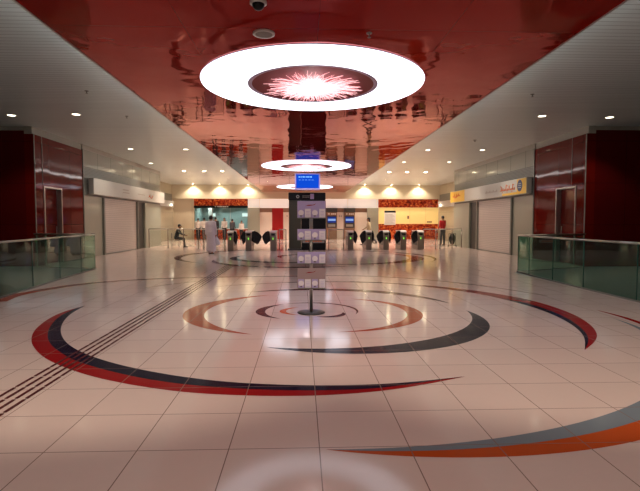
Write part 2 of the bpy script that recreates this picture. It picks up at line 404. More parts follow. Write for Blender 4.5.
# ---------------------------------------------------------------- side walls
def xbox(m, side, d0, d1, y0, y1, z0, z1, mi=0, bev=0):
    """box on a side wall: d = distance into the room from the wall plane"""
    if side < 0: m.box(XL+d0, XL+d1, y0, y1, z0, z1, mi, bev)
    else: m.box(XR-d1, XR-d0, y0, y1, z0, z1, mi, bev)
    return m
def side_wall(side):
    nm_ = 'left' if side < 0 else 'right'
    L = side < 0
    ya = 16.6 if L else 15.8      # corner
    yb = 20.2 if L else 19.4      # end of red glass
    s0, s1 = (22.35, 26.7) if L else (21.6, 25.75)   # shutter
    ye = 31.0 if L else 29.75
    d0, d1 = (17.15, 18.4) if L else (16.35, 17.65)  # doorway in the red glass
    # wall body
    w = MB(); xbox(w, side, -.3, 0, ya, d0, 0, 4.45); xbox(w, side, -.3, 0, d1, yb, 0, 4.45); xbox(w, side, -.3, 0, d0, d1, 2.75, 4.45); xbox(w, side, -.3, -.2, d0, d1, 0, 2.75)
    struct(w.build('wall_%s_red' % nm_, M['redglass']))
    w = MB(); X0, X1 = (-15, XL-.3) if L else (XR+.3, 15)
    w.box(min(X0, X1), max(X0, X1), ya, ya+.3, 0, 4.56); struct(w.build('wall_%s_end' % nm_, M['redglass_x']))
    w = MB(); xbox(w, side, -.3, -.04, ya, yb, 4.45, H); xbox(w, side, -.3, 0, yb, ye, 4.5, H)
    w.box(min(X0, X1), max(X0, X1), ya+.05, ya+.3, 4.56, H)
    struct(w.build('wall_%s_bulkhead' % nm_, M['bulkhead']))
    w = MB(); xbox(w, side, -.3, 0, yb, ye, 3.8, 4.5); struct(w.build('wall_%s_transom' % nm_, M['transom']))
    w = MB(); xbox(w, side, -.3, -.02, yb, ye, 2.6, 3.8); struct(w.build('wall_%s_louvre' % nm_, M['transomdark']))
    w = MB(); xbox(w, side, -.3, -.06, yb, s0-.15, 0, 2.6); xbox(w, side, -.3, 0, s1+1.3, ye, 0, 2.6)
    struct(w.build('wall_%s_panel' % nm_, M['pillar']))
    w = MB(); xbox(w, side, -.3, -.1, s1+.12, s1+1.3, 0, 2.6)
    struct(w.build('wall_%s_recess' % nm_, M['darkmetal']))
    # steel corner and panel trims with point fixings
    w = MB(); xbox(w, side, 0, .02, ya, ya+.035, 0, 4.45); xbox(w, side, 0, .012, ya+.85 if not L else ya+1.3-.8, (ya+.85 if not L else ya+.5)+.02, 2.8, 4.45)
    xbox(w, side, 0, .03, yb-.02, yb+.03, 0, 4.45)
    struct(w.build('trim_2' if L else 'trim_3', M['greymetal']))
    # doorway with steel frame
    dr = struct(xbox(MB(), side, -.19, -.15, d0+.04, d1-.04, 0, 2.7).build('door_1' if L else 'door_2', M['redglass']))
    fr = MB(); xbox(fr, side, -.15, .03, d0, d0+.05, 0, 2.75); xbox(fr, side, -.15, .03, d1-.05, d1, 0, 2.75); xbox(fr, side, -.15, .03, d0+.05, d1-.05, 2.70, 2.75)
    fr.build('door_frame', M['steel'], dr)
    hd = MB(); hd.tube((XL-.11 if L else XR+.11, d1-.2, .95), (XL-.11 if L else XR+.11, d1-.2, 1.35), .014); hd.build('door_handle', M['steel'], dr)
    # roller shutter
    X = XL if L else XR
    t = thing('roller_shutter', 'closed pale roller shutter under the plain white sign band' if L else 'closed pale roller shutter under the sign with yellow ends', 'shutter', (X, (s0+s1)/2, 0), 0, None)
    def rel(m): 
        for v in m.bm.verts: v.co -= Vector((X, (s0+s1)/2, 0))
        return m
    rel(xbox(MB(), side, -.14, -.08, s0, s1, .03, 2.6)).build('curtain', M['shutter'], t)
    for a in (s0-.13, s1+.01): rel(xbox(MB(), side, -.16, .02, a, a+.12, 0, 2.6)).build('guide_rail', M['greymetal'], t)
    rel(xbox(MB(), side, -.16, -.06, s0, s1, 0, .05)).build('bottom_bar', M['greymetal'], t)
    # sign box
    g0, g1 = (20.7, 31.1) if L else (19.6, 29.8)
    t = thing('sign_band', 'long white shop sign band with faint marks above the left roller shutter' if L else 'long white shop sign band with yellow ends and orange script', 'sign', (X, (g0+g1)/2, 2.68), 0)
    def rel(m):
        for v in m.bm.verts: v.co -= Vector((X, (g0+g1)/2, 2.68))
        return m
    z0, z1 = 2.68, 3.36
    rel(xbox(MB(), side, 0, .22, g0, g1, z0, z1, bev=.01)).build('sign_box', M['sign'], t)
    def u_(y): return y
    if L:
        mk = MB()
        for (a, b, c, d) in ((24.0, 24.8, 3.06, 3.12), (24.0, 24.9, 2.93, 2.98), (26.2, 27.3, 2.98, 3.02)):
            xbox(mk, side, .221, .224, a, b, c, d)
        rel(mk).build('lettering', M['greymark'], t)
        mk = MB(); 
        for k in range(6): mk.tube((X+.223, 28.0+k*.12, 2.92+.05*math.sin(k*1.3)), (X+.223, 28.12+k*.12, 2.96+.08*math.sin(k*1.3+1)), .02, n=6)
        rel(mk).build('logo', M['orangemark'], t)
    else:
        rel(xbox(MB(), side, .2205, .224, g0+.02, g0+.9, z0+.02, z1-.02)).build('yellow_end_panel', M['yellow'], t)
        rel(xbox(MB(), side, .2205, .224, g1-2.6, g1-.02, z0+.02, z1-.02)).build('yellow_end_panel', M['yellow'], t)
        rel(xbox(MB(), side, .2205, .223, g0+.9, g0+2.4, z0+.02, z0+.12)).build('yellow_stripe', M['yellow'], t)
        ov = MB(); pts = [(XR-.225, g0+.62+.24*math.cos(a*PI/12), 3.05+.25*math.sin(a*PI/12)) for a in range(24)]
        ov.prism(pts, (-.006, 0, 0)); rel(ov).build('oval_logo', M['blue'], t)
        ov = MB(); 
        for dz in (-.08, 0, .08): ov.box(XR-.234, XR-.231, g0+.48, g0+.76, 3.04+dz, 3.06+dz)
        rel(ov).build('logo_lines', M['sign'], t)
        sc = MB()   # script like strokes
        for k in range(9):
            y = g0+1.1+k*.17; x = XR-.225
            hgt = (.10, .24, .06, .2, .08, .26, .06, .12, .18)[k]
            sc.tube((x, y, 2.94), (x, y+.17, 2.94+.02*(k % 2)), .022, n=6)
            sc.tube((x, y+.05, 2.94), (x, y+.03, 2.94+hgt), .02, n=6)
            if k % 3 == 1: sc.ball((x, y+.1, 2.86), .026, 8)
            if k % 4 == 0: sc.ball((x, y+.1, 3.14), .026, 8)
        rel(sc).build('script_lettering', M['orangemark'], t)
        sc = MB()
        for k in range(11):
            y = g0+3.0+k*.14
            sc.box(XR-.2235, XR-.2205, y, y+.09, 2.93, 2.99+.05*(k % 3 == 0))
        rel(sc).build('small_lettering', M['greymark'], t)
        sc = MB()
        for k in range(7):
            y = g1-1.9+k*.2; x = XR-.227
            sc.tube((x, y, 3.02+.06*math.sin(k)), (x, y+.2, 3.02+.06*math.sin(k+1)), .03, n=6)
            sc.tube((x, y+.1, 3.03), (x, y+.1, 3.03+.12*(k % 2)+.04), .025, n=6)
        rel(sc).build('script_lettering', M['orangemark'], t)
side_wall(-1); side_wall(1)
# widened far part of the hall
w = MB(); w.box(-11.1, XL-.3, 30.9, 31.1, 0, H); w.box(-11.3, -11.1, 30.9, 42, 0, H)
struct(w.build('wall_left_far', M['tan']))
w = MB(); w.box(XR+.3, 12.2, 29.55, 29.75, 0, H); w.box(12.0, 12.2, 29.75, 42, 0, H)
struct(w.build('wall_right_far', M['tan']))
for side in (-1, 1):
    X = -11.1 if side < 0 else 12.0
    t = thing('sign_band', 'short cream sign band on the far left wall beside the ticket hall' if side < 0 else 'short cream sign band on the far right wall beside the yellow panel', 'sign', (X, 36, 2.9))
    s_ = -side
    def xb(m, a, b, y0, y1, z0, z1): m.box(min(s_*a, s_*b), max(s_*a, s_*b), y0, y1, z0, z1); return m
    xb(MB(), 0, .25, -4.6, 5.2, -.15, .35).build('sign_box', M['sign'], t)
    xb(MB(), 0, .12, -4.6, 5.2, .36, .95).build('louvre_panel', M['transomdark'], t)
    MB().ball((s_*.3, 4.3, .02), .08, 12).build('small_lamp', M['lamp'], t)

# wall behind the viewer and outer side walls (dark red glass stair hall)
struct(MB().box(-15, 15, -8.2, -8, 0, H).build('wall_back', M['bulkhead']))
struct(MB().box(-15.2, -15, -8, 17, 0, H).build('wall_left_outer', M['redglass']))
struct(MB().box(15, 15.2, -8, 16.2, 0, H).build('wall_right_outer', M['redglass']))

# ---------------------------------------------------------------- far wall
YB = 42.0
w = MB(); w.box(-11.1, 12.0, 41.6, 42.2, 3.5, H)
struct(w.build('wall_far_fascia', M['fascia']))
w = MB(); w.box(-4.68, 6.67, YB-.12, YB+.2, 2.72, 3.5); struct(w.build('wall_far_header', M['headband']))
w = MB(); [w.box(a, b, YB, YB+.2, 2.35, 2.72) for a, b in ((-3.66, -2.6), (-1.63, 2.1), (3.07, 3.65), (4.62, 5.7))]; struct(w.build('wall_far_strip', M['brown']))
w = MB(); w.box(-11.1, -9.33, YB, YB+.2, 0, 3.5); struct(w.build('wall_far_tan', M['cream']))
w = MB()
for a, b in ((-3.66, -2.6), (-1.63, 2.1), (3.07, 3.65), (4.62, 5.7)): w.box(a, b, YB, YB+.2, 0, 2.35)
struct(w.build('wall_far_cream', M['creampanel']))
struct(MB().box(-2.6, -1.63, YB-.03, YB+.2, 0, 2.72).build('wall_far_red', M['deepred']))
struct(MB().box(-4.68, -3.66, YB-.3, YB+.2, 0, 2.72).build('pillar_1', M['pillar']))
struct(MB().box(5.7, 6.67, YB-.3, YB+.2, 0, 2.72).build('pillar_2', M['pillar']))
w = MB(); w.box(6.67, 12.0, YB, YB+.2, 0, 1.33); w.box(6.67, 12.0, YB, YB+.2, 2.77, 3.5); struct(w.build('wall_far_mosaic', M['mosaic']))
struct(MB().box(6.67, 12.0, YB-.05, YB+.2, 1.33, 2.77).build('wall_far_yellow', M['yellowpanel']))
# ticket office
w = MB(); w.box(-9.33, -4.68, YB, YB+.2, 2.92, 3.5); struct(w.build('wall_office_mosaic', M['mosaic']))
w = MB(); w.box(-9.33, -4.68, YB, YB+.2, 0, .88); struct(w.build('wall_office_dado', M['mosaic']))
w = MB(); w.box(-9.33, -4.68, 45.5, 45.7, 0, 3.2); w.box(-9.43, -9.33, YB+.2, 45.5, 0, 3.2); w.box(-4.68, -4.58, YB+.2, 45.5, 0, 3.2); w.box(-9.33, -4.68, YB+.2, 45.5, 3.2, 3.3)
struct(w.build('wall_office', M['teal']))
struct(MB().box(-9.33, -4.68, YB+.2, 45.5, -.02, 0).build('floor_office', M['concrete']))
t = thing('ticket_sign', 'dark band with small white writing above the ticket office window', 'sign', (-7, YB, 2.72))
MB().box(-2.33, 2.32, -.06, .15, 0, .20).build('sign_board', M['black'], t)
lt = MB(); lt.prism([(-.55, -.062, .10), (-.42, -.062, .16), (-.42, -.062, .04)], (0, -.004, 0))
for k in range(6): lt.box(-.3+k*.16, -.2+k*.16+.02*(k % 2), -.066, -.062, .06, .15)
lt.build('lettering', M['paper'], t)
t = thing('ticket_counter', 'white topped counter along the ticket office window', 'counter', (-7, YB, 0))
MB().box(-2.33, 2.32, -.32, .0, .88, .94, bev=.01).build('worktop', M['capwhite'], t)
MB().box(-2.3, 2.29, -.12, -.01, 0, .88).build('front_panel', M['mosaic'], t)
g = MB().box(-9.33, -4.68, YB+.1, YB+.115, .94, 2.72); struct(g.build('window_1', M['glassclear']))
fr = MB()
for x in (-9.33, -7.8, -6.25, -4.73): fr.box(x, x+.05, YB+.08, YB+.14, .94, 2.72)
fr.build('window_frame', M['steel'], bpy.data.objects['window_1'])
for x, y in ((-8.4, 44), (-5.5, 44), (-7, 43.3)):
    t = thing('office_light', 'small lit panel light hanging inside the ticket office', 'ceiling light', (x, y, 3.2), 0, 'panel lights inside the ticket office')
    MB().box(-.3, .3, -.3, .3, -.06, -.02, bev=.01).build('lamp_panel', M['shinywhite'], t)
    MB().box(-.33, .33, -.33, .33, -.04, 0).build('housing', M['sign'], t)
    l = bpy.data.lights.new('office_lamp', 'SPOT'); l.energy = 140; l.spot_size = 2.6; l.color = (.8, 1, .98); l.shadow_soft_size = .2
    lo = bpy.data.objects.new('office_lamp', l); C.objects.link(lo); lo.parent = t; lo.location = (0, 0, -.08)
for x, lab in ((-8.35, 'pale monitor on the ticket office back wall, left one'), (-5.35, 'pale monitor on the ticket office back wall, right one')):
    t = thing('wall_monitor', lab, 'monitor', (x, 45.5, 2.0))
    MB().box(-.28, .28, -.08, 0, -.02, .36, bev=.01).build('casing', M['sign'], t)
    MB().box(-.25, .25, -.085, -.08, .02, .32).build('display', M['shinywhite'], t)
t = thing('office_column', 'pale square column inside the ticket office', 'column', (-8.4, 44.6, 0))
MB().box(-.18, .18, -.18, .18, 0, 3.18, bev=.01).build('shaft', M['sign'], t)
MB().box(-.22, .22, -.22, .22, 0, .12, bev=.01).build('plinth', M['greymetal'], t)
# notice on yellow panel
t = thing('notice_board', 'white printed notice with dark heading on the yellow wall', 'notice', (7.72, YB-.05, 1.25))
MB().box(-.5, .5, -.05, 0, 0, 1.25, bev=.006).build('board', M['paper'], t)
MB().box(-.5, .5, -.056, -.05, 1.07, 1.24).build('heading', M['black'], t)
b = MB()
for k in range(9): b.box(-.42, .42-.1*(k % 3), -.054, -.05, .1+k*.1, .125+k*.1)
b.build('printed_lines', M['greymark'], t)
b = MB().box(9.25, 9.42, YB-.055, YB-.051, 1.78, 2.05); tag(b.build('wall_plate', M['brown']), 'small brown plate in the middle of the yellow wall', 'plate')
b = MB().box(11.0, 11.45, YB-.055, YB-.051, 1.45, 1.56); tag(b.build('wall_plate', M['brown']), 'low dark mark at the far end of the yellow wall', 'plate')
# ticket machines
def machine(x, lab):
    t = thing('ticket_machine', lab, 'ticket machine', (x, YB, 0), 0, 'ticket machines in the far wall')
    MB().box(-.46, .46, -.35, 0, 0, 2.35, bev=.02).build('cabinet', M['brown'], t)
    MB().box(-.485, .485, -.40, 0, 2.35, 2.72, bev=.02).build('header', M['darkmetal'], t)
    h = MB(); h.ball((-.25, -.41, 2.2), .06, 10, (1, .2, 1))
    for k in range(3): h.box(-.05+k*.15, .06+k*.15, -.365, -.352, 2.15, 2.25)
    h.build('heading_marks', M['paper'], t)
    MB().box(-.42, .42, -.37, -.35, 1.0, 2.05).build('front_plate', M['darkmetal'], t)
    MB().box(-.36, .36, -.385, -.37, 1.45, 1.95).build('display', M['atmblue'], t)
    MB().box(-.33, .33, -.39, -.385, 1.6, 1.78).build('display_banner', M['atmscreen'], t)
    MB().box(-.3, .3, -.39, -.37, 1.1, 1.3).build('keypad', M['steel'], t)
machine(2.585, 'ticket machine with blue screen nearest the tall dark totem')
machine(4.135, 'ticket machine with blue screen nearest the walking woman')
for x in (3.28, 3.44, -1.3, -1.1):
    tag(MB().box(x-.03, x+.03, YB-.03, YB, 1.98, 2.06).build('push_button', M['black']), 'tiny black button on the cream panels at eye height', 'button', 'black buttons on the cream panels')

# ---------------------------------------------------------------- ring lights
def ring(y, lab):
    t = thing('ring_light', lab, 'ceiling light', (.21, y, HC))
    R1, R0 = 2.05, 1.17
    b = MB(); b.lathe([(R1+.015, -.03), (R1+.01, -.10), (R1-.03, -.135), (R0+.05, -.135)], n=96); b.build('ring_diffuser', M['ring_light'], t).scale.z = .25
    b = MB(); b.lathe([(R1+.015, -.03), (R1+.025, -.02), (R1+.02, -.004), (R1-.03, -.004), (R1-.03, -.06), (R0+.05, -.06)], n=96); b.build('outer_rim', M['rim'], t).scale.z = .25
    b = MB(); b.lathe([(R0+.05, -.134), (R0, -.15), (R0-.03, -.13), (R0-.03, -.10)], n=96); b.build('inner_rim', M['rim'], t).scale.z = .25
    b = MB(); b.lathe([(R0-.03, -.12), (.95, -.07), (.6, -.035), (.3, -.02), (.01, -.02)], n=96); b.build('dish', M['dish'], t).scale.z = .25
    b = MB(); b.ball((0, 0, -.09), .27, 20, (1, 1, .30)); b.build('lamp_core', M['core'], t)
    b = MB()
    rnd = random.Random(3)
    for k in range(900):
        a = rnd.random()*2*PI; far = k > 640
        L = rnd.uniform(.5, .98) if far else rnd.uniform(.25, .56)
        dip = rnd.uniform(-.02, .10) if far else rnd.uniform(0, .26)
        bend = rnd.uniform(-.2, .2)
        p = Vector((.1*math.cos(a), .1*math.sin(a), -.07)); dip *= .7; zz = -.045-dip*.6
        q = Vector((L*.6*math.cos(a), L*.6*math.sin(a), zz)); r = Vector((L*math.cos(a+bend), L*math.sin(a+bend), min(-.03, -.05-dip)))
        b.tube(p, q, .005, .004, 4); b.tube(q, r, .004, .0025, 4)
    b.build('fibre_burst', M['fibre'], t)
    return t
ring(9.2, 'large glowing ring light nearest the viewer with a bursting red centre')
ring(22.4, 'glowing ring light above the ticket gates, behind the nearest ring')
ring(35.7, 'furthest glowing ring light, partly hidden by the hanging screen')
ring(-4.1, 'glowing ring light in the red ceiling behind the viewer')

# ---------------------------------------------------------------- downlights
def spot(parent, energy, angle, blend=.5, col=(1, .84, .66), tilt=(0, 0, 0), z=-.03, r=.05):
    l = bpy.data.lights.new('downlight_lamp', 'SPOT'); l.energy = energy; l.spot_size = math.radians(angle); l.spot_blend = blend; l.color = col; l.shadow_soft_size = r
    o = bpy.data.objects.new('downlight_lamp', l); C.objects.link(o); o.parent = parent; o.location = (0, 0, z); o.rotation_euler = tilt; return o
base = None
def downlight(x, y, lab, energy=60, angle=110, hot=False, grp='recessed downlights in the white side ceilings', col=(1, .84, .66), scale=1., tilt=(0, 0, 0)):
    t = thing('downlight', lab, 'downlight', (x, y, HC if RL < x < RR else H), 0, grp)
    MB().lathe([(.15*scale, 0), (.15*scale, -.012), (.115*scale, -.014), (.11*scale, .0)], n=24).build('trim_ring', M['sign'], t)
    MB().lathe([(.11*scale, -.006), (.001, -.006)], n=24).build('lamp_face', M['lamphot'] if hot else M['lamp'], t)
    if energy: spot(t, energy, angle, col=col, tilt=tilt)
    return t
W = (1, .80, .58)
DL = [(-8.7, 14.9, 'glowing round downlight at the outer left edge of the white ceiling', 90), (-6.7, 14.7, 'oval glowing downlight nearest above the left glass balustrade', 90),
      (-7.5, 21.5, 'round downlight above the left roller shutter', 140), (-5.1, 21.5, 'round downlight beside the red ceiling edge, across from the left shutter', 140),
      (-8.2, 26.6, 'dim round downlight near the far end of the left sign band', 140),
      (7.25, 14.4, 'oval glowing downlight nearest above the right glass balustrade', 90), (9.4, 14.5, 'glowing round downlight at the outer right edge of the white ceiling', 90),
      (5.6, 21.3, 'round downlight beside the red ceiling edge, across from the right shutter', 140), (8.0, 21.2, 'round downlight above the right roller shutter', 140),
      (5.45, 25.6, 'small downlight above the right hand gates near the red edge', 160), (7.85, 25.5, 'small downlight near the far end of the yellow ended sign', 160)]
for x, y, lab, e in DL: downlight(x, y, lab, e)
hl = ['left most of three bright lamps left of the red ceiling', 'middle one of three bright lamps left of the red ceiling', 'bright lamp left of the red ceiling and closest to it',
      'bright lamp right of the red ceiling and closest to it', 'middle one of three bright lamps right of the red ceiling', 'right most of three bright lamps right of the red ceiling']
for (x, y), lab in zip(((-7.4, 30.6), (-6.14, 30.6), (-5.0, 30.6), (5.58, 30.7), (6.73, 30.7), (7.94, 30.7)), hl):
    downlight(x, y, lab, 380, 120, True, 'bright lamps over the gates')
for (x, lab) in ((-9.25, 'wall washing lamp making the light cone nearest the far left corner'), (-7.0, 'wall washing lamp above the middle of the ticket window'), (-4.6, 'wall washing lamp above the grey pillar left of the machines'),
                 (5.4, 'wall washing lamp above the walking woman'), (7.7, 'wall washing lamp above the white notice'), (10.1, 'wall washing lamp above the far end of the yellow wall')):
    downlight(x, 41.2, lab, 240, 130, True, 'wall washing lamps on the far fascia', scale=.8)
# downlights added to brighten the far hall, the near floor and the stand
k = 0
for x, y, e in ((-8.5, 36, 650), (-5.5, 36, 650), (6.2, 36, 650), (9.5, 36, 650), (-5.3, 2.6, 130), (5.8, 2.6, 130), (-5.3, -3.5, 130), (5.8, -3.5, 130)):
    downlight(x, y, 'small downlight added in the white side ceiling to brighten the hall', e, 120, False, 'added small downlights of the side ceilings', scale=.5)
for y, e in ((31.0, 300), (38.5, 500)):  # lamps added to brighten the far wall zone
    for x in (-2.2, 2.7):
        downlight(x, y, 'small downlight added in the far red ceiling to brighten the far wall', e, 120, False, 'added downlights in the far red ceiling', scale=.6)
for x in (-2.0, 2.6):  # added lamps, tilted forward to light the leaflet stand from the front
    for y in (3.0, -2.5):
        downlight(x, y, 'small downlight added in the red ceiling over the viewer for frontal light', 260, 80, False, 'added downlights in the red ceiling over the viewer', scale=.6, tilt=(D_(38), 0, 0))

# ceiling fixtures
t = thing('ceiling_speaker', 'round grey grille set in the red ceiling in front of the nearest ring', 'speaker', (-.52, 6.77, HC))
MB().lathe([(.15, 0), (.15, -.02), (.12, -.025), (.118, -.018)], n=28).build('rim', M['trimgrey'], t)
MB().lathe([(.118, -.018), (.001, -.022)], n=28).build('grille', M['greymetal'], t)
t = thing('dome_camera', 'black dome camera at the top edge on the red ceiling', 'camera', (-.51, 5.82, HC))
MB().lathe([(.10, 0), (.10, -.03), (.07, -.035)], n=24).build('mount', M['trimgrey'], t)
MB().ball((0, 0, -.03), .075, 16).build('dome', M['black'], t)
def sprinkler(x, y, lab, s=1.):
    t = thing('sprinkler', lab, 'sprinkler', (x, y, HC if RL < x < RR else H), 0, 'ceiling sprinklers')
    MB().lathe([(.05*s, 0), (.045*s, -.01), (.015*s, -.014)], n=16).build('flange', M['greymetal'], t)
    MB().tube((0, 0, -.01), (0, 0, -.06), .012*s).tube((0, 0, -.06), (0, 0, -.065), .03*s).build('nozzle', M['greymetal'], t)
sprinkler(.93, 6.71, 'small grey sprinkler in the red ceiling before the nearest ring', .8)
sprinkler(-5.25, 12.1, 'small dark sprinkler in the white ceiling, nearest one left of the red')
sprinkler(-5.29, 14.9, 'small dark sprinkler left of the red ceiling, second one back')
sprinkler(5.78, 12.0, 'small dark sprinkler in the white ceiling right of the red')
sprinkler(6.76, 18.7, 'sprinkler hanging from the right white ceiling further back', 1.6)

# ---------------------------------------------------------------- glass balustrades beside the landings
def balustrade(pts, lab, top=1.1, railr=.024, ret=None):
    o = Vector((*pts[0], 0)); t = thing('glass_balustrade', lab, 'balustrade', o)
    P = [Vector((*p, 0))-o for p in pts]
    hr = MB()
    for a, b in zip(P[:-1], P[1:]):
        hr.tube(a+Vector((0, 0, top)), b+Vector((0, 0, top)), railr, n=12); hr.ball(b+Vector((0, 0, top)), railr, 12)
    hr.build('handrail', M['steel'], t)
    ch = MB()
    for a, b in zip(P[:-1], P[1:]):
        d = (b-a).normalized(); n = Vector((-d.y, d.x, 0))*.03
        ch.prism([a-n, b-n, b+n, a+n], (0, 0, .03))
    ch.build('base_channel', M['greymetal'], t)
    for a, b in zip(P[:-1], P[1:]):
        d = (b-a).normalized(); n = Vector((-d.y, d.x, 0))*.007
        a2, b2 = a+d*.012, b-d*.012
        g = MB(); g.prism([a2-n+Vector((0, 0, .03)), b2-n+Vector((0, 0, .03)), b2+n+Vector((0, 0, .03)), a2+n+Vector((0, 0, .03))], (0, 0, top-.03-railr))
        pn = g.build('glass_panel', M['glass'], t)
        e = MB()
        for c in (a2,):
            e.prism([c-n*1.3-d*.006+Vector((0, 0, .03)), c-n*1.3+d*.006+Vector((0, 0, .03)), c+n*1.3+d*.006+Vector((0, 0, .03)), c+n*1.3-d*.006+Vector((0, 0, .03))], (0, 0, top-.03-railr))
        e.build('panel_edge', M['glassedge'], pn)
    return t
balustrade([(-5.62, 5.6), (-5.72, 7.3), (-5.88, 9.1), (-6.12, 11.1), (-6.33, 12.75), (-6.48, 14.3), (-6.62, 15.6), (-8.9, 16.3)], 'green tinted glass balustrade with steel handrail along the left landing')
balustrade([(6.3, 5.2), (6.3, 6.9), (6.3, 8.75), (6.32, 10.5), (6.36, 11.9), (6.42, 13.3), (6.5, 14.2), (9.4, 15.6)], 'green tinted glass balustrade with steel handrail along the right landing')

# ---------------------------------------------------------------- clear glass barriers joining the gate line
def barrier(pts, lab, top=1.1):
    o = Vector((*pts[0], 0)); t = thing('glass_barrier', lab, 'barrier', o)
    P = [Vector((*p, 0))-o for p in pts]
    for p in P:
        MB().tube(p, p+Vector((0, 0, top)), .028).tube(p, p+Vector((0, 0, .015)), .06).build('post', M['steeldark'], t)
    hr = MB()
    for a, b in zip(P[:-1], P[1:]):
        hr.tube(a+Vector((0, 0, top)), b+Vector((0, 0, top)), .028)
    hr.build('handrail', M['steel'], t)
    for a, b in zip(P[:-1], P[1:]):
        d = (b-a).normalized(); n = Vector((-d.y, d.x, 0))*.006; a2, b2 = a+d*.05, b-d*.05
        g = MB(); g.prism([a2-n+Vector((0, 0, .1)), b2-n+Vector((0, 0, .1)), b2+n+Vector((0, 0, .1)), a2+n+Vector((0, 0, .1))], (0, 0, top-.17))
        g.build('glass_panel', M['glassclear'], t)
barrier([(-8.9, 28.3), (-7.74, 28.05), (-6.82, 27.9), (-5.75, 26.9), (-5.4, 26.6), (-4.1, 25.7)], 'clear glass barrier with steel posts between the left wall and the gates')
barrier([(-1.2, 25.5), (-.85, 25.5)], 'short glass barrier between the gates and the tall totem')
barrier([(1.45, 25.9), (2.25, 25.9)], 'short glass barrier between the totem and the right hand gates')
barrier([(6.7, 26.2), (7.4, 26.3), (7.65, 26.35), (8.6, 27.2), (9.35, 27.8)], 'clear glass barrier from the end gate to the right wall')

# ---------------------------------------------------------------- ticket gates
def fan(side, k=1.):
    pts = []
    ctrl = [(.0, .52), (.02, 1.0), (.16, 1.04), (.34, .98), (.50, .84), (.57, .74), (.50, .58), (.40, .40), (.30, .33)]
    for u, z in ctrl: pts.append((side*(.15+u*k), .06, z))
    return MB().prism(pts, (0, .03, 0))
def gate(x, y, lab, flaps, grp):
    t = thing('ticket_gate', lab, 'ticket gate', (x, y, 0), 0, grp)
    b = MB()   # rounded cabinet, long along the walking direction
    prof = [(0, 0), (1.55, 0), (1.55, .85), (1.42, .98), (.2, 1.0), (.03, .93), (-.03, .75), (0, .3)]
    b.prism([(-.15, yy, z) for yy, z in prof], (.30, 0, 0))
    bmesh.ops.bevel(b.bm, geom=list(b.bm.edges), offset=.02, segments=2, affect='EDGES')
    b.build('cabinet', M['steeldark'], t)
    b = MB(); b.prism([(-.165, yy, z) for yy, z in [(.0, .93), (.2, 1.0), (1.42, .985), (1.42, 1.04), (.2, 1.06), (-.03, .97)]], (.33, 0, 0))
    bmesh.ops.bevel(b.bm, geom=list(b.bm.edges), offset=.012, segments=1, affect='EDGES')
    b.build('top_cap', M['capwhite'], t)
    MB().box(-.10, .10, -.045, -.0, .80, .90, bev=.01).build('card_reader', M['black'], t)
    b = MB(); b.prism([(-.035, -.034, .64), (.035, -.034, .64), (0, -.034, .57)], (0, -.006, 0)); b.box(-.012, .012, -.04, -.034, .64, .70)
    b.build('green_indicator', M['green'], t)
    b = MB(); b.box(-.153, .153, .2, 1.35, .25, .72); b.build('side_panel', M['black'], t)
    for s, k in flaps: fan(s, k).build('flap', M['marble'], t)
    return t
GL = 'ticket gates left of the totem'; GR = 'ticket gates right of the totem'
gate(-3.7, 24.95, 'ticket gate beside the man in the pale robe, first of the left row', ((1, .42),), GL)
gate(-2.77, 24.95, 'middle ticket gate of the three left of the totem', ((-1, .42), (1, .95)), GL)
gate(-1.5, 24.95, 'ticket gate closest to the totem on its left side', ((-1, .75),), GL)
gate(2.6, 25.6, 'steel ticket gate next to the ticket machines, nearest the totem on its right', ((1, .42),), GR)
gate(3.59, 25.6, 'ticket gate in front of the walking woman', ((-1, .62), (1, .25)), GR)
gate(4.52, 25.6, 'ticket gate third from the totem on its right side', ((-1, .65), (1, .22)), GR)
gate(5.46, 25.6, 'ticket gate fourth from the totem, in front of the notice', ((-1, .65),), GR)
gate(6.38, 25.6, 'end ticket gate of the right row, beside the glass barrier', ((-1, .65),), GR)

# ---------------------------------------------------------------- totem and hanging screen
t = thing('information_totem', 'tall dark information totem with black header in the middle of the hall', 'totem', (.28, 25.7, 0))
MB().box(-.98, -.33, 0, .55, .06, 2.66, bev=.03).build('side_column', M['totemside'], t)
MB().box(-1.04, -.30, -.05, .6, 0, .07, bev=.02).build('column_foot', M['darkmetal'], t)
MB().box(-.32, 1.0, .02, .55, 0, 2.66, bev=.02).build('display_cabinet', M['black'], t)
hd = MB().box(-1.0, .98, -.06, .6, 2.66, 3.07, bev=.04).build('header', M['black'], t)
b = MB(); b.lathe([(.085, 0), (.045, 0)], n=20)
for v in b.bm.verts: v.co = Vector((v.co.x-.5, -.064, v.co.y+2.85))
for k in range(4): b.box(-.25+k*.1, -.17+k*.1, -.066, -.0605, 2.87, 2.90); b.box(-.25+k*.1, -.18+k*.1, -.066, -.0605, 2.79, 2.81)
b.build('header_marks', M['sign'], hd)
b = MB(); b.box(.16, .36, -.066, -.0605, 2.72, 3.0); b.build('header_emblem', M['lilac_panel'], hd)
for z0, z1, m, nme in ((1.42, 1.98, 'black', 'display_panel'), (.62, 1.30, 'black', 'display_panel')):
    MB().box(-.25, .92, 0, .02, z0, z1).build(nme, M[m], t)
b = MB()
for k in range(7): b.box(-.1+k*.13, .0+k*.13, -.006, 0, .44, .50)
b.build('lettering_strip', M['orangemark'], t)
MB().box(-.25, .92, -.004, .02, .38, .56).build('kick_plate', M['greymark'], t)
MB().box(-.27, .94, 0, .02, 1.98, 2.02).build('shelf_edge', M['steel'], t)
t = thing('hanging_screen', 'blue lit information screen hanging from the red ceiling over the totem', 'screen', (.29, 24.8, 3.14))
t.scale = (.825, .825, .825)
MB().box(-.80, .80, 0, .14, 0, 1.06, bev=.03).build('casing', M['lilac_panel'], t)
sc = MB().box(-.71, .71, -.008, 0, .12, .98).build('display', M['screen'], t)
b = MB()
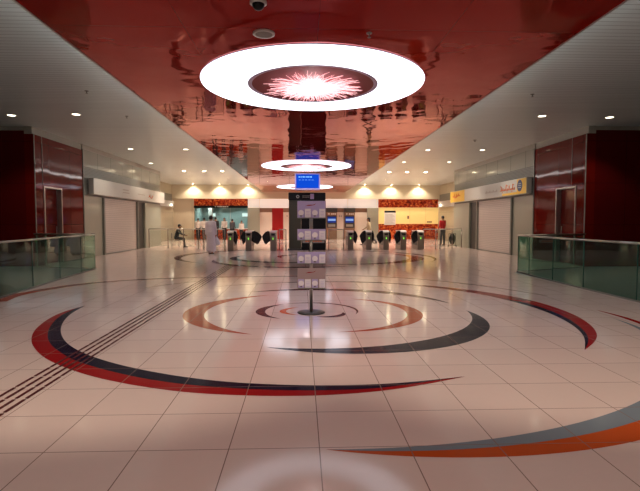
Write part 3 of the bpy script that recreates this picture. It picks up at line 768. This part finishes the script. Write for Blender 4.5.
for k, wd in enumerate((.07, .06, .09, .05, .08, .07, .1)): b.box(-.55+k*.12, -.55+k*.12+wd, -.012, -.008, .78, .85)
for k in range(5): b.box(-.55+k*.2, -.42+k*.2, -.012, -.008, .62, .635)
b.build('screen_writing', M['screentext'], sc)
for s in (-.5, .5): MB().tube((s, .07, 1.05), (s, .07, 1.162), .02).build('hanging_rod', M['steel'], t)

# ---------------------------------------------------------------- leaflet stand in the foreground
t = thing('leaflet_stand', 'slim steel leaflet stand with four tiers on a round base in the foreground', 'stand', (.15, 7.88, 0))
MB().lathe([(.001, 0), (.225, 0), (.23, .008), (.225, .018), (.12, .026), (.03, .03), (.001, .03)], n=48).build('base_plate', M['darkmetal'], t)
MB().tube((0, 0, .028), (0, 0, 1.84), .028, n=16).build('pole', M['steel'], t)
def tier(z0, z1, head):
    hh = z1-z0
    tr = MB().box(-.225, .235, -.035, -.028, z0, z1, bev=.002).build('tier_board', M['lilac_panel'] if head != 2 else M['bronze_panel'], t)
    MB().box(-.225, .235, -.085, -.035, z0-.008, z0+.004).build('tier_shelf', M['greymetal'], tr)
    zc = z0+.075
    for k, x in enumerate((-.165, -.055, .06, .18)):
        lf = MB().box(x-.049, x+.049, -.062, -.045, z0+.008, z0+.150, bev=.003).build('leaflet', M['pale_lilac'] if k % 2 else M['lilac_panel'], tr)
        if k % 2 == 0:
            b = MB(); b.lathe([(.046, 0), (.001, 0)], n=20)
            for v in b.bm.verts: v.co = Vector((v.co.x+x, -.0635, v.co.y+zc+.008))
            b.build('round_print', M['pale_lilac'], lf)
            MB().prism([(x-.022, -.065, z0+.042), (x+.022, -.065, z0+.042), (x, -.065, z0+.018)], (0, -.001, 0)).build('notch_print', M['plumflat'], lf)
        else:
            b = MB()
            for j in range(4): b.box(x-.03, x+.03, -.0635, -.062, z0+.03+j*.024, z0+.036+j*.024)
            b.build('leaflet_print', M['lilac_panel'], lf)
    if head:
        b = MB()
        pts = [(-.10, .0), (-.04, .022), (.03, .022), (.08, .045), (.05, .018), (-.01, .008), (-.06, .004)]
        b.prism([(x, -.0355, z1-.085+zz) for x, zz in pts], (0, -.002, 0))
        b.build('swoosh_mark', M['deepred'], tr)
    MB().box(-.03, .03, -.03, 0, z0+.02, z0+.08).build('bracket', M['steel'], tr)
tier(1.566, 1.843, 1); tier(1.205, 1.385, 0); tier(.82, 1.01, 0); tier(.415, .745, 2)

# ---------------------------------------------------------------- people
def remeshed(b, name, m, parent, voxel=.011, smooth=2):
    me = bpy.data.meshes.new('tmp'); b.bm.to_mesh(me); b.bm.free()
    o = bpy.data.objects.new('tmp', me); C.objects.link(o)
    r = o.modifiers.new('r', 'REMESH'); r.mode = 'VOXEL'; r.voxel_size = voxel; r.use_smooth_shade = True
    s = o.modifiers.new('s', 'SMOOTH'); s.iterations = smooth
    dg = bpy.context.evaluated_depsgraph_get(); dg.update()
    me2 = bpy.data.meshes.new_from_object(o.evaluated_get(dg)); me2.name = name
    bpy.data.objects.remove(o); bpy.data.meshes.remove(me)
    me2.materials.clear(); me2.materials.append(m)
    ob = bpy.data.objects.new(name, me2); C.objects.link(ob)
    if parent: ob.parent = parent
    return ob
def limb(b, p, q, r0, r1, n=14):
    b.tube(p, q, r0, r1, n); b.ball(p, r0, n); b.ball(q, r1, n)
def V(*a): return Vector(a)
def down(ang, out=0):  # unit vector: straight down swung forward by ang
    return V(math.sin(out), math.sin(ang)*math.cos(out), -math.cos(ang)*math.cos(out))
def person(name_lab, loc, rz, top, legs, shoes='dark_cloth', robe=False, thigh=(0, 0), knee=(0, 0), arm=(0, 0), elbow=(.2, .2), lean=0., s=1., sit=False, headc='hair', long_hair=False, skirt=None, headyaw=0):
    t = thing('person', name_lab, 'person', loc, rz); t.scale = (s, s, s)
    P0 = V(0, 0, .93)
    low = 1e9; legj = []
    for i, sd in enumerate((-1, 1)):
        hp = P0+V(sd*.095, 0, -.02); kn = hp+down(thigh[i])*.43; an = kn+down(thigh[i]-knee[i])*.42
        legj.append([hp, kn, an]); low = min(low, an.z)
    dz = .075-low
    P0 = P0+V(0, 0, dz); legj = [[j+V(0, 0, dz) for j in l] for l in legj]
    up = V(0, math.sin(lean), math.cos(lean)); waist = P0+up*.16; ch = P0+up*.36; sh = P0+up*.50; nk = P0+up*.56; hd = P0+up*.69+V(0, .015, 0)
    armj = []
    for i, sd in enumerate((-1, 1)):
        a = sh+V(sd*.175, 0, -.01); e = a+down(arm[i], sd*.1)*.29; w_ = e+down(arm[i]+elbow[i], sd*.04)*.25
        armj.append([a, e, w_])
    b = MB()
    b.ball(P0, .15, 16, (1.05, .75, .9)); b.ball(waist, .13, 16, (1.05, .75, 1.1)); b.ball(ch, .155, 16, (1.08, .72, 1.1)); b.ball(sh, .11, 14, (1.6, .7, .7))
    limb(b, nk-up*.05, hd-up*.05, .055, .05)
    b.ball(hd, .1, 18, (.80, .95, 1.18)); b.ball(hd+V(0, .04, -.055), .06, 12, (.85, .9, .9))
    b.tube(hd+V(0, .09, .012), hd+V(0, .115, -.022), .010, .016, 8); b.ball(hd+V(0, .108, -.022), .016, 8)
    for sd in (-1, 1): b.ball(hd+V(sd*.082, 0, -.01), .024, 8, (.4, .8, 1.2))
    for i, sd in enumerate((-1, 1)):
        hp, kn, an = legj[i]
        limb(b, hp, kn, .085, .055); limb(b, kn, an, .055, .036)
        limb(b, an+V(0, -.03, -.035), an+V(0, .13, -.05), .032, .024); 
        a, e, w_ = armj[i]
        limb(b, a, e, .05, .038); limb(b, e, w_, .038, .026)
        d = (w_-e).normalized(); sx = V(sd, 0, 0); fx = d.cross(sx).normalized()
        pm = w_+d*.045; b.ball(pm, .036, 12, (.55, .95, 1.15))
        for k in range(4):
            st = pm+d*.03+V(0, 1, 0)*((k-1.5)*.019); ln = (.055, .065, .07, .06)[k]
            m_ = st+d*ln*.55; b.tube(st, m_, .0095, .009, 8); b.tube(m_, m_+(d+V(-sd*.5, 0, 0)).normalized()*ln*.5, .009, .0075, 8); b.ball(m_, .009, 6)
        th = w_+d*.02+V(0, .026, 0); th2 = th+(d*.6+V(-sd*.2, .8, 0)).normalized()*.045; b.tube(th, th2, .012, .010, 8); b.tube(th2, th2+d*.028, .010, .008, 8); b.ball(th2, .010, 6)
    body = remeshed(b, 'body', M['skin'], t, .009)
    # clothing
    if robe:
        c = MB(); c.ball(ch, .18, 16, (1.08, .78, 1.1)); c.ball(sh, .125, 14, (1.62, .8, .7)); c.ball(waist, .172, 16, (1.05, .85, 1.7))
        c.tube(P0+V(0, 0, -.80), P0+V(0, .0, .1), .235, .175, 24); c.ball(P0, .185, 14, (1, .85, 1))
        for i in (0, 1):
            hp, kn, an = legj[i]; limb(c, hp, kn, .11, .10); limb(c, kn, an+V(0, 0, .06), .10, .105)
            a, e, w_ = armj[i]; limb(c, a, e, .068, .058); limb(c, e, w_-(w_-e)*.08, .058, .05)
        for v in c.bm.verts:
            if v.co.z < P0.z-.05: v.co.y *= .72
        remeshed(c, 'robe', M[top], t, .014, 6)
    else:
        c = MB(); c.ball(ch, .172, 16, (1.08, .75, 1.1)); c.ball(sh-up*.01, .118, 14, (1.6, .75, .62)); c.ball(waist, .15, 16, (1.05, .8, 1.2)); c.ball(P0+up*.03, .165, 14, (1.03, .8, .8))
        for i in (0, 1):
            a, e, w_ = armj[i]; limb(c, a, e, .062, .05); limb(c, e, w_-(w_-e)*.12, .05, .036)
        remeshed(c, 'shirt', M[top], t, .012, 3)
        c = MB(); c.ball(P0, .165, 14, (1.02, .78, .8))
        for i in (0, 1):
            hp, kn, an = legj[i]; limb(c, hp, kn, .10, .072); limb(c, kn, an+V(0, 0, .02), .072, .058)
        remeshed(c, 'trousers', M[legs], t, .012, 3)
    # hair, eyes, mouth
    hb = MB(); hb.ball(hd+V(0, -.014, .03), .105, 16, (.84, .95, 1.05))
    for v in hb.bm.verts:
        if v.co.z < hd.z+.015 and v.co.y > hd.y-.01: v.co.z = hd.z+.03; v.co.y = min(v.co.y, hd.y+.07)
    if long_hair: hb.ball(hd+V(0, -.06, -.08), .08, 12, (1.05, .7, 1.5))
    hb.build('hair', M[headc], t)
    eb = MB()
    for sd in (-1, 1): eb.ball(hd+V(sd*.032, .084, .008), .011, 8)
    eb.build('eyes', M['black'], t)
    MB().ball(hd+V(0, .092, -.052), .02, 8, (1, .3, .3)).build('mouth', M['red_cloth'], t)
    for i in (0, 1):
        an = legj[i][2]
        sh_ = MB(); sh_.ball(an+V(0, .01, -.03), .05, 12, (.9, 1.2, .8)); sh_.ball(an+V(0, .11, -.045), .045, 12, (1, 1.7, .62)); sh_.box(an.x-.042, an.x+.042, an.y-.05, an.y+.18, an.z-.075, an.z-.06, bev=.004)
        sh_.build('shoe', M[shoes], t)
    return t, armj
D = math.radians
# man in pale robe walking away
pt, aj = person('man in a long pale robe walking away towards the gates, seen from behind', (-4.27, 22.7, 0), D(-6), 'thobe', 'thobe', robe=True, thigh=(.16, -.12), knee=(.05, .12), arm=(-.12, .10), elbow=(.1, .12), s=1.03)
hand = pt.matrix_basis if False else None
w_ = aj[1][2]; hx = Matrix.Rotation(D(-6), 4, 'Z') @ (w_*1.03) + Vector((-4.27, 22.7, 0))
bg = thing('shopping_bag', 'pale plastic bag carried in the right hand of the robed man', 'bag', (hx.x+.02, hx.y, hx.z-.10))
b = MB(); rows = []
for z, wx, wy in ((0, .02, .02), (-.08, .07, .05), (-.2, .14, .09), (-.34, .17, .10), (-.42, .14, .08), (-.43, .02, .02)):
    rows.append([b.bm.verts.new((wx*math.cos(a*PI/8), wy*math.sin(a*PI/8), z)) for a in range(16)])
for a_, c_ in zip(rows[:-1], rows[1:]):
    for i in range(16): fc = b.bm.faces.new((a_[i], c_[i], c_[(i+1) % 16], a_[(i+1) % 16])); fc.smooth = True
b.build('bag_body', M['plastic_bag'], bg)
MB().tube((-.012, 0, -.02), (-.02, 0, .05), .006).tube((.012, 0, -.02), (.02, 0, .05), .006).build('bag_handles', M['plastic_bag'], bg)
# seated guard
person('person in black sitting on a chair by the left glass barrier', (-7.45, 28.75, 0), D(-78), 'dark_cloth', 'dark_cloth', thigh=(1.42, 1.42), knee=(1.35, 1.30), arm=(.5, .55), elbow=(.7, .7), lean=.28, s=1.0)
ch = thing('metal_chair', 'slim dark chair under the seated person in black', 'chair', (-7.48, 28.72, 0), D(-78))
MB().box(-.21, .21, -.2, .22, .385, .415, bev=.01).build('seat', M['greymetal'], ch)
MB().box(-.21, .21, -.24, -.21, .55, .88, bev=.01).build('backrest', M['greymetal'], ch)
for sx in (-.19, .19):
    for sy in (-.21, .2):
        MB().tube((sx, sy, 0), (sx, sy, .88 if sy < 0 else .39), .012).build('leg', M['steel'], ch)
# woman walking right to left behind the gates
person('dark haired person in tan top and dark trousers striding behind the gates', (4.38, 31.4, 0), D(70), 'tan_cloth', 'grey_cloth', thigh=(.45, -.42), knee=(.1, .35), arm=(-.45, .5), elbow=(.3, .5), s=1.06, long_hair=True)
person('person in a red top standing by the far end of the right wall', (9.05, 30.6, 0), D(25), 'red_cloth', 'grey_cloth', thigh=(.05, -.05), arm=(.1, .1), elbow=(.4, .4), s=1.08)
# queue and staff at the ticket office
Q = [(-8.75, 40.9, 5, 'white_shirt', 'dark_cloth', 'person in white shirt at the leftmost ticket counter place', 1.04),
     (-8.1, 40.2, -10, 'white_shirt', 'grey_cloth', 'person in pale shirt queueing just left of the robed man', 1.06),
     (-7.05, 39.6, 12, 'dark_cloth', 'dark_cloth', 'person all in black queueing just right of the robed man', 1.08),
     (-6.55, 40.9, 175, 'white_shirt', 'dark_cloth', 'person in white shirt standing with back to the ticket counter', 1.06),
     (-5.85, 40.6, -8, 'grey_cloth', 'dark_cloth', 'person in dark grey shirt right of the middle of the ticket counter', 1.0),
     (-5.1, 40.8, 170, 'white_shirt', 'dark_cloth', 'person in white shirt at the counter beside the grey pillar', .92)]
for x, y, a, tp, lg, lab, s in Q:
    o, _ = person(lab, (x, y, 0), D(a), tp, lg, thigh=(.04, -.06), arm=(.15, .1), elbow=(.6, .5), s=s); o['group'] = 'people queueing at the ticket office'
# unidentified dark item behind the right glass barrier, its detail made up
t = thing('dark_rounded_object', 'dark rounded object on a wheeled frame behind the right glass barrier', 'trolley', (9.05, 28.6, 0), 0)
b = MB(); b.ball((0, 0, .48), .2, 16, (1, .7, 1.7)); b.build('bag_body', M['black'], t)
b = MB(); b.tube((-.22, 0, .06), (-.2, 0, .8), .015).tube((.22, 0, .06), (.2, 0, .8), .015).tube((-.2, 0, .8), (.2, 0, .8), .015).tube((-.22, 0, .1), (.22, 0, .1), .015); b.build('frame', M['darkmetal'], t)
for sx in (-.24, .24): MB().tube((sx-.015, 0, .06), (sx+.015, 0, .06), .06, n=16).build('wheel', M['black'], t)
# green lamp added on the left wall, standing in for a reflected glow
t = thing('added_green_lamp', 'small green lamp added on the grey wall for a glow near the left balustrade', 'lamp', (XL-.06, 21.1, .95))
MB().box(0, .05, -.16, .16, -.06, .06, bev=.01).build('housing', M['darkmetal'], t)
MB().box(.05, .055, -.13, .13, -.03, .03).build('lamp_face', M['green'], t)

# ---------------------------------------------------------------- world, camera, view
wd = bpy.data.worlds.new('World'); scene.world = wd; wd.use_nodes = True
wd.node_tree.nodes['Background'].inputs[0].default_value = (.10, .08, .07, 1); wd.node_tree.nodes['Background'].inputs[1].default_value = .2
cam = bpy.data.cameras.new('Camera'); co = bpy.data.objects.new('Camera', cam); C.objects.link(co); scene.camera = co
cam.sensor_width = 36; cam.lens = 36*480/640; cam.clip_end = 200
co.location = (0, 0, 1.5); co.rotation_euler = (PI/2-D(2.8), 0, -D(2.15))
scene.view_settings.view_transform = 'Standard'; scene.view_settings.look = 'None'; scene.view_settings.gamma = 1; scene.view_settings.use_curve_mapping = False
scene.view_settings.exposure = 0.0
cy = scene.cycles
cy.use_denoising = True; cy.max_bounces = 8; cy.glossy_bounces = 5; cy.transparent_max_bounces = 12; cy.sample_clamp_indirect = 6; cy.caustics_reflective = True
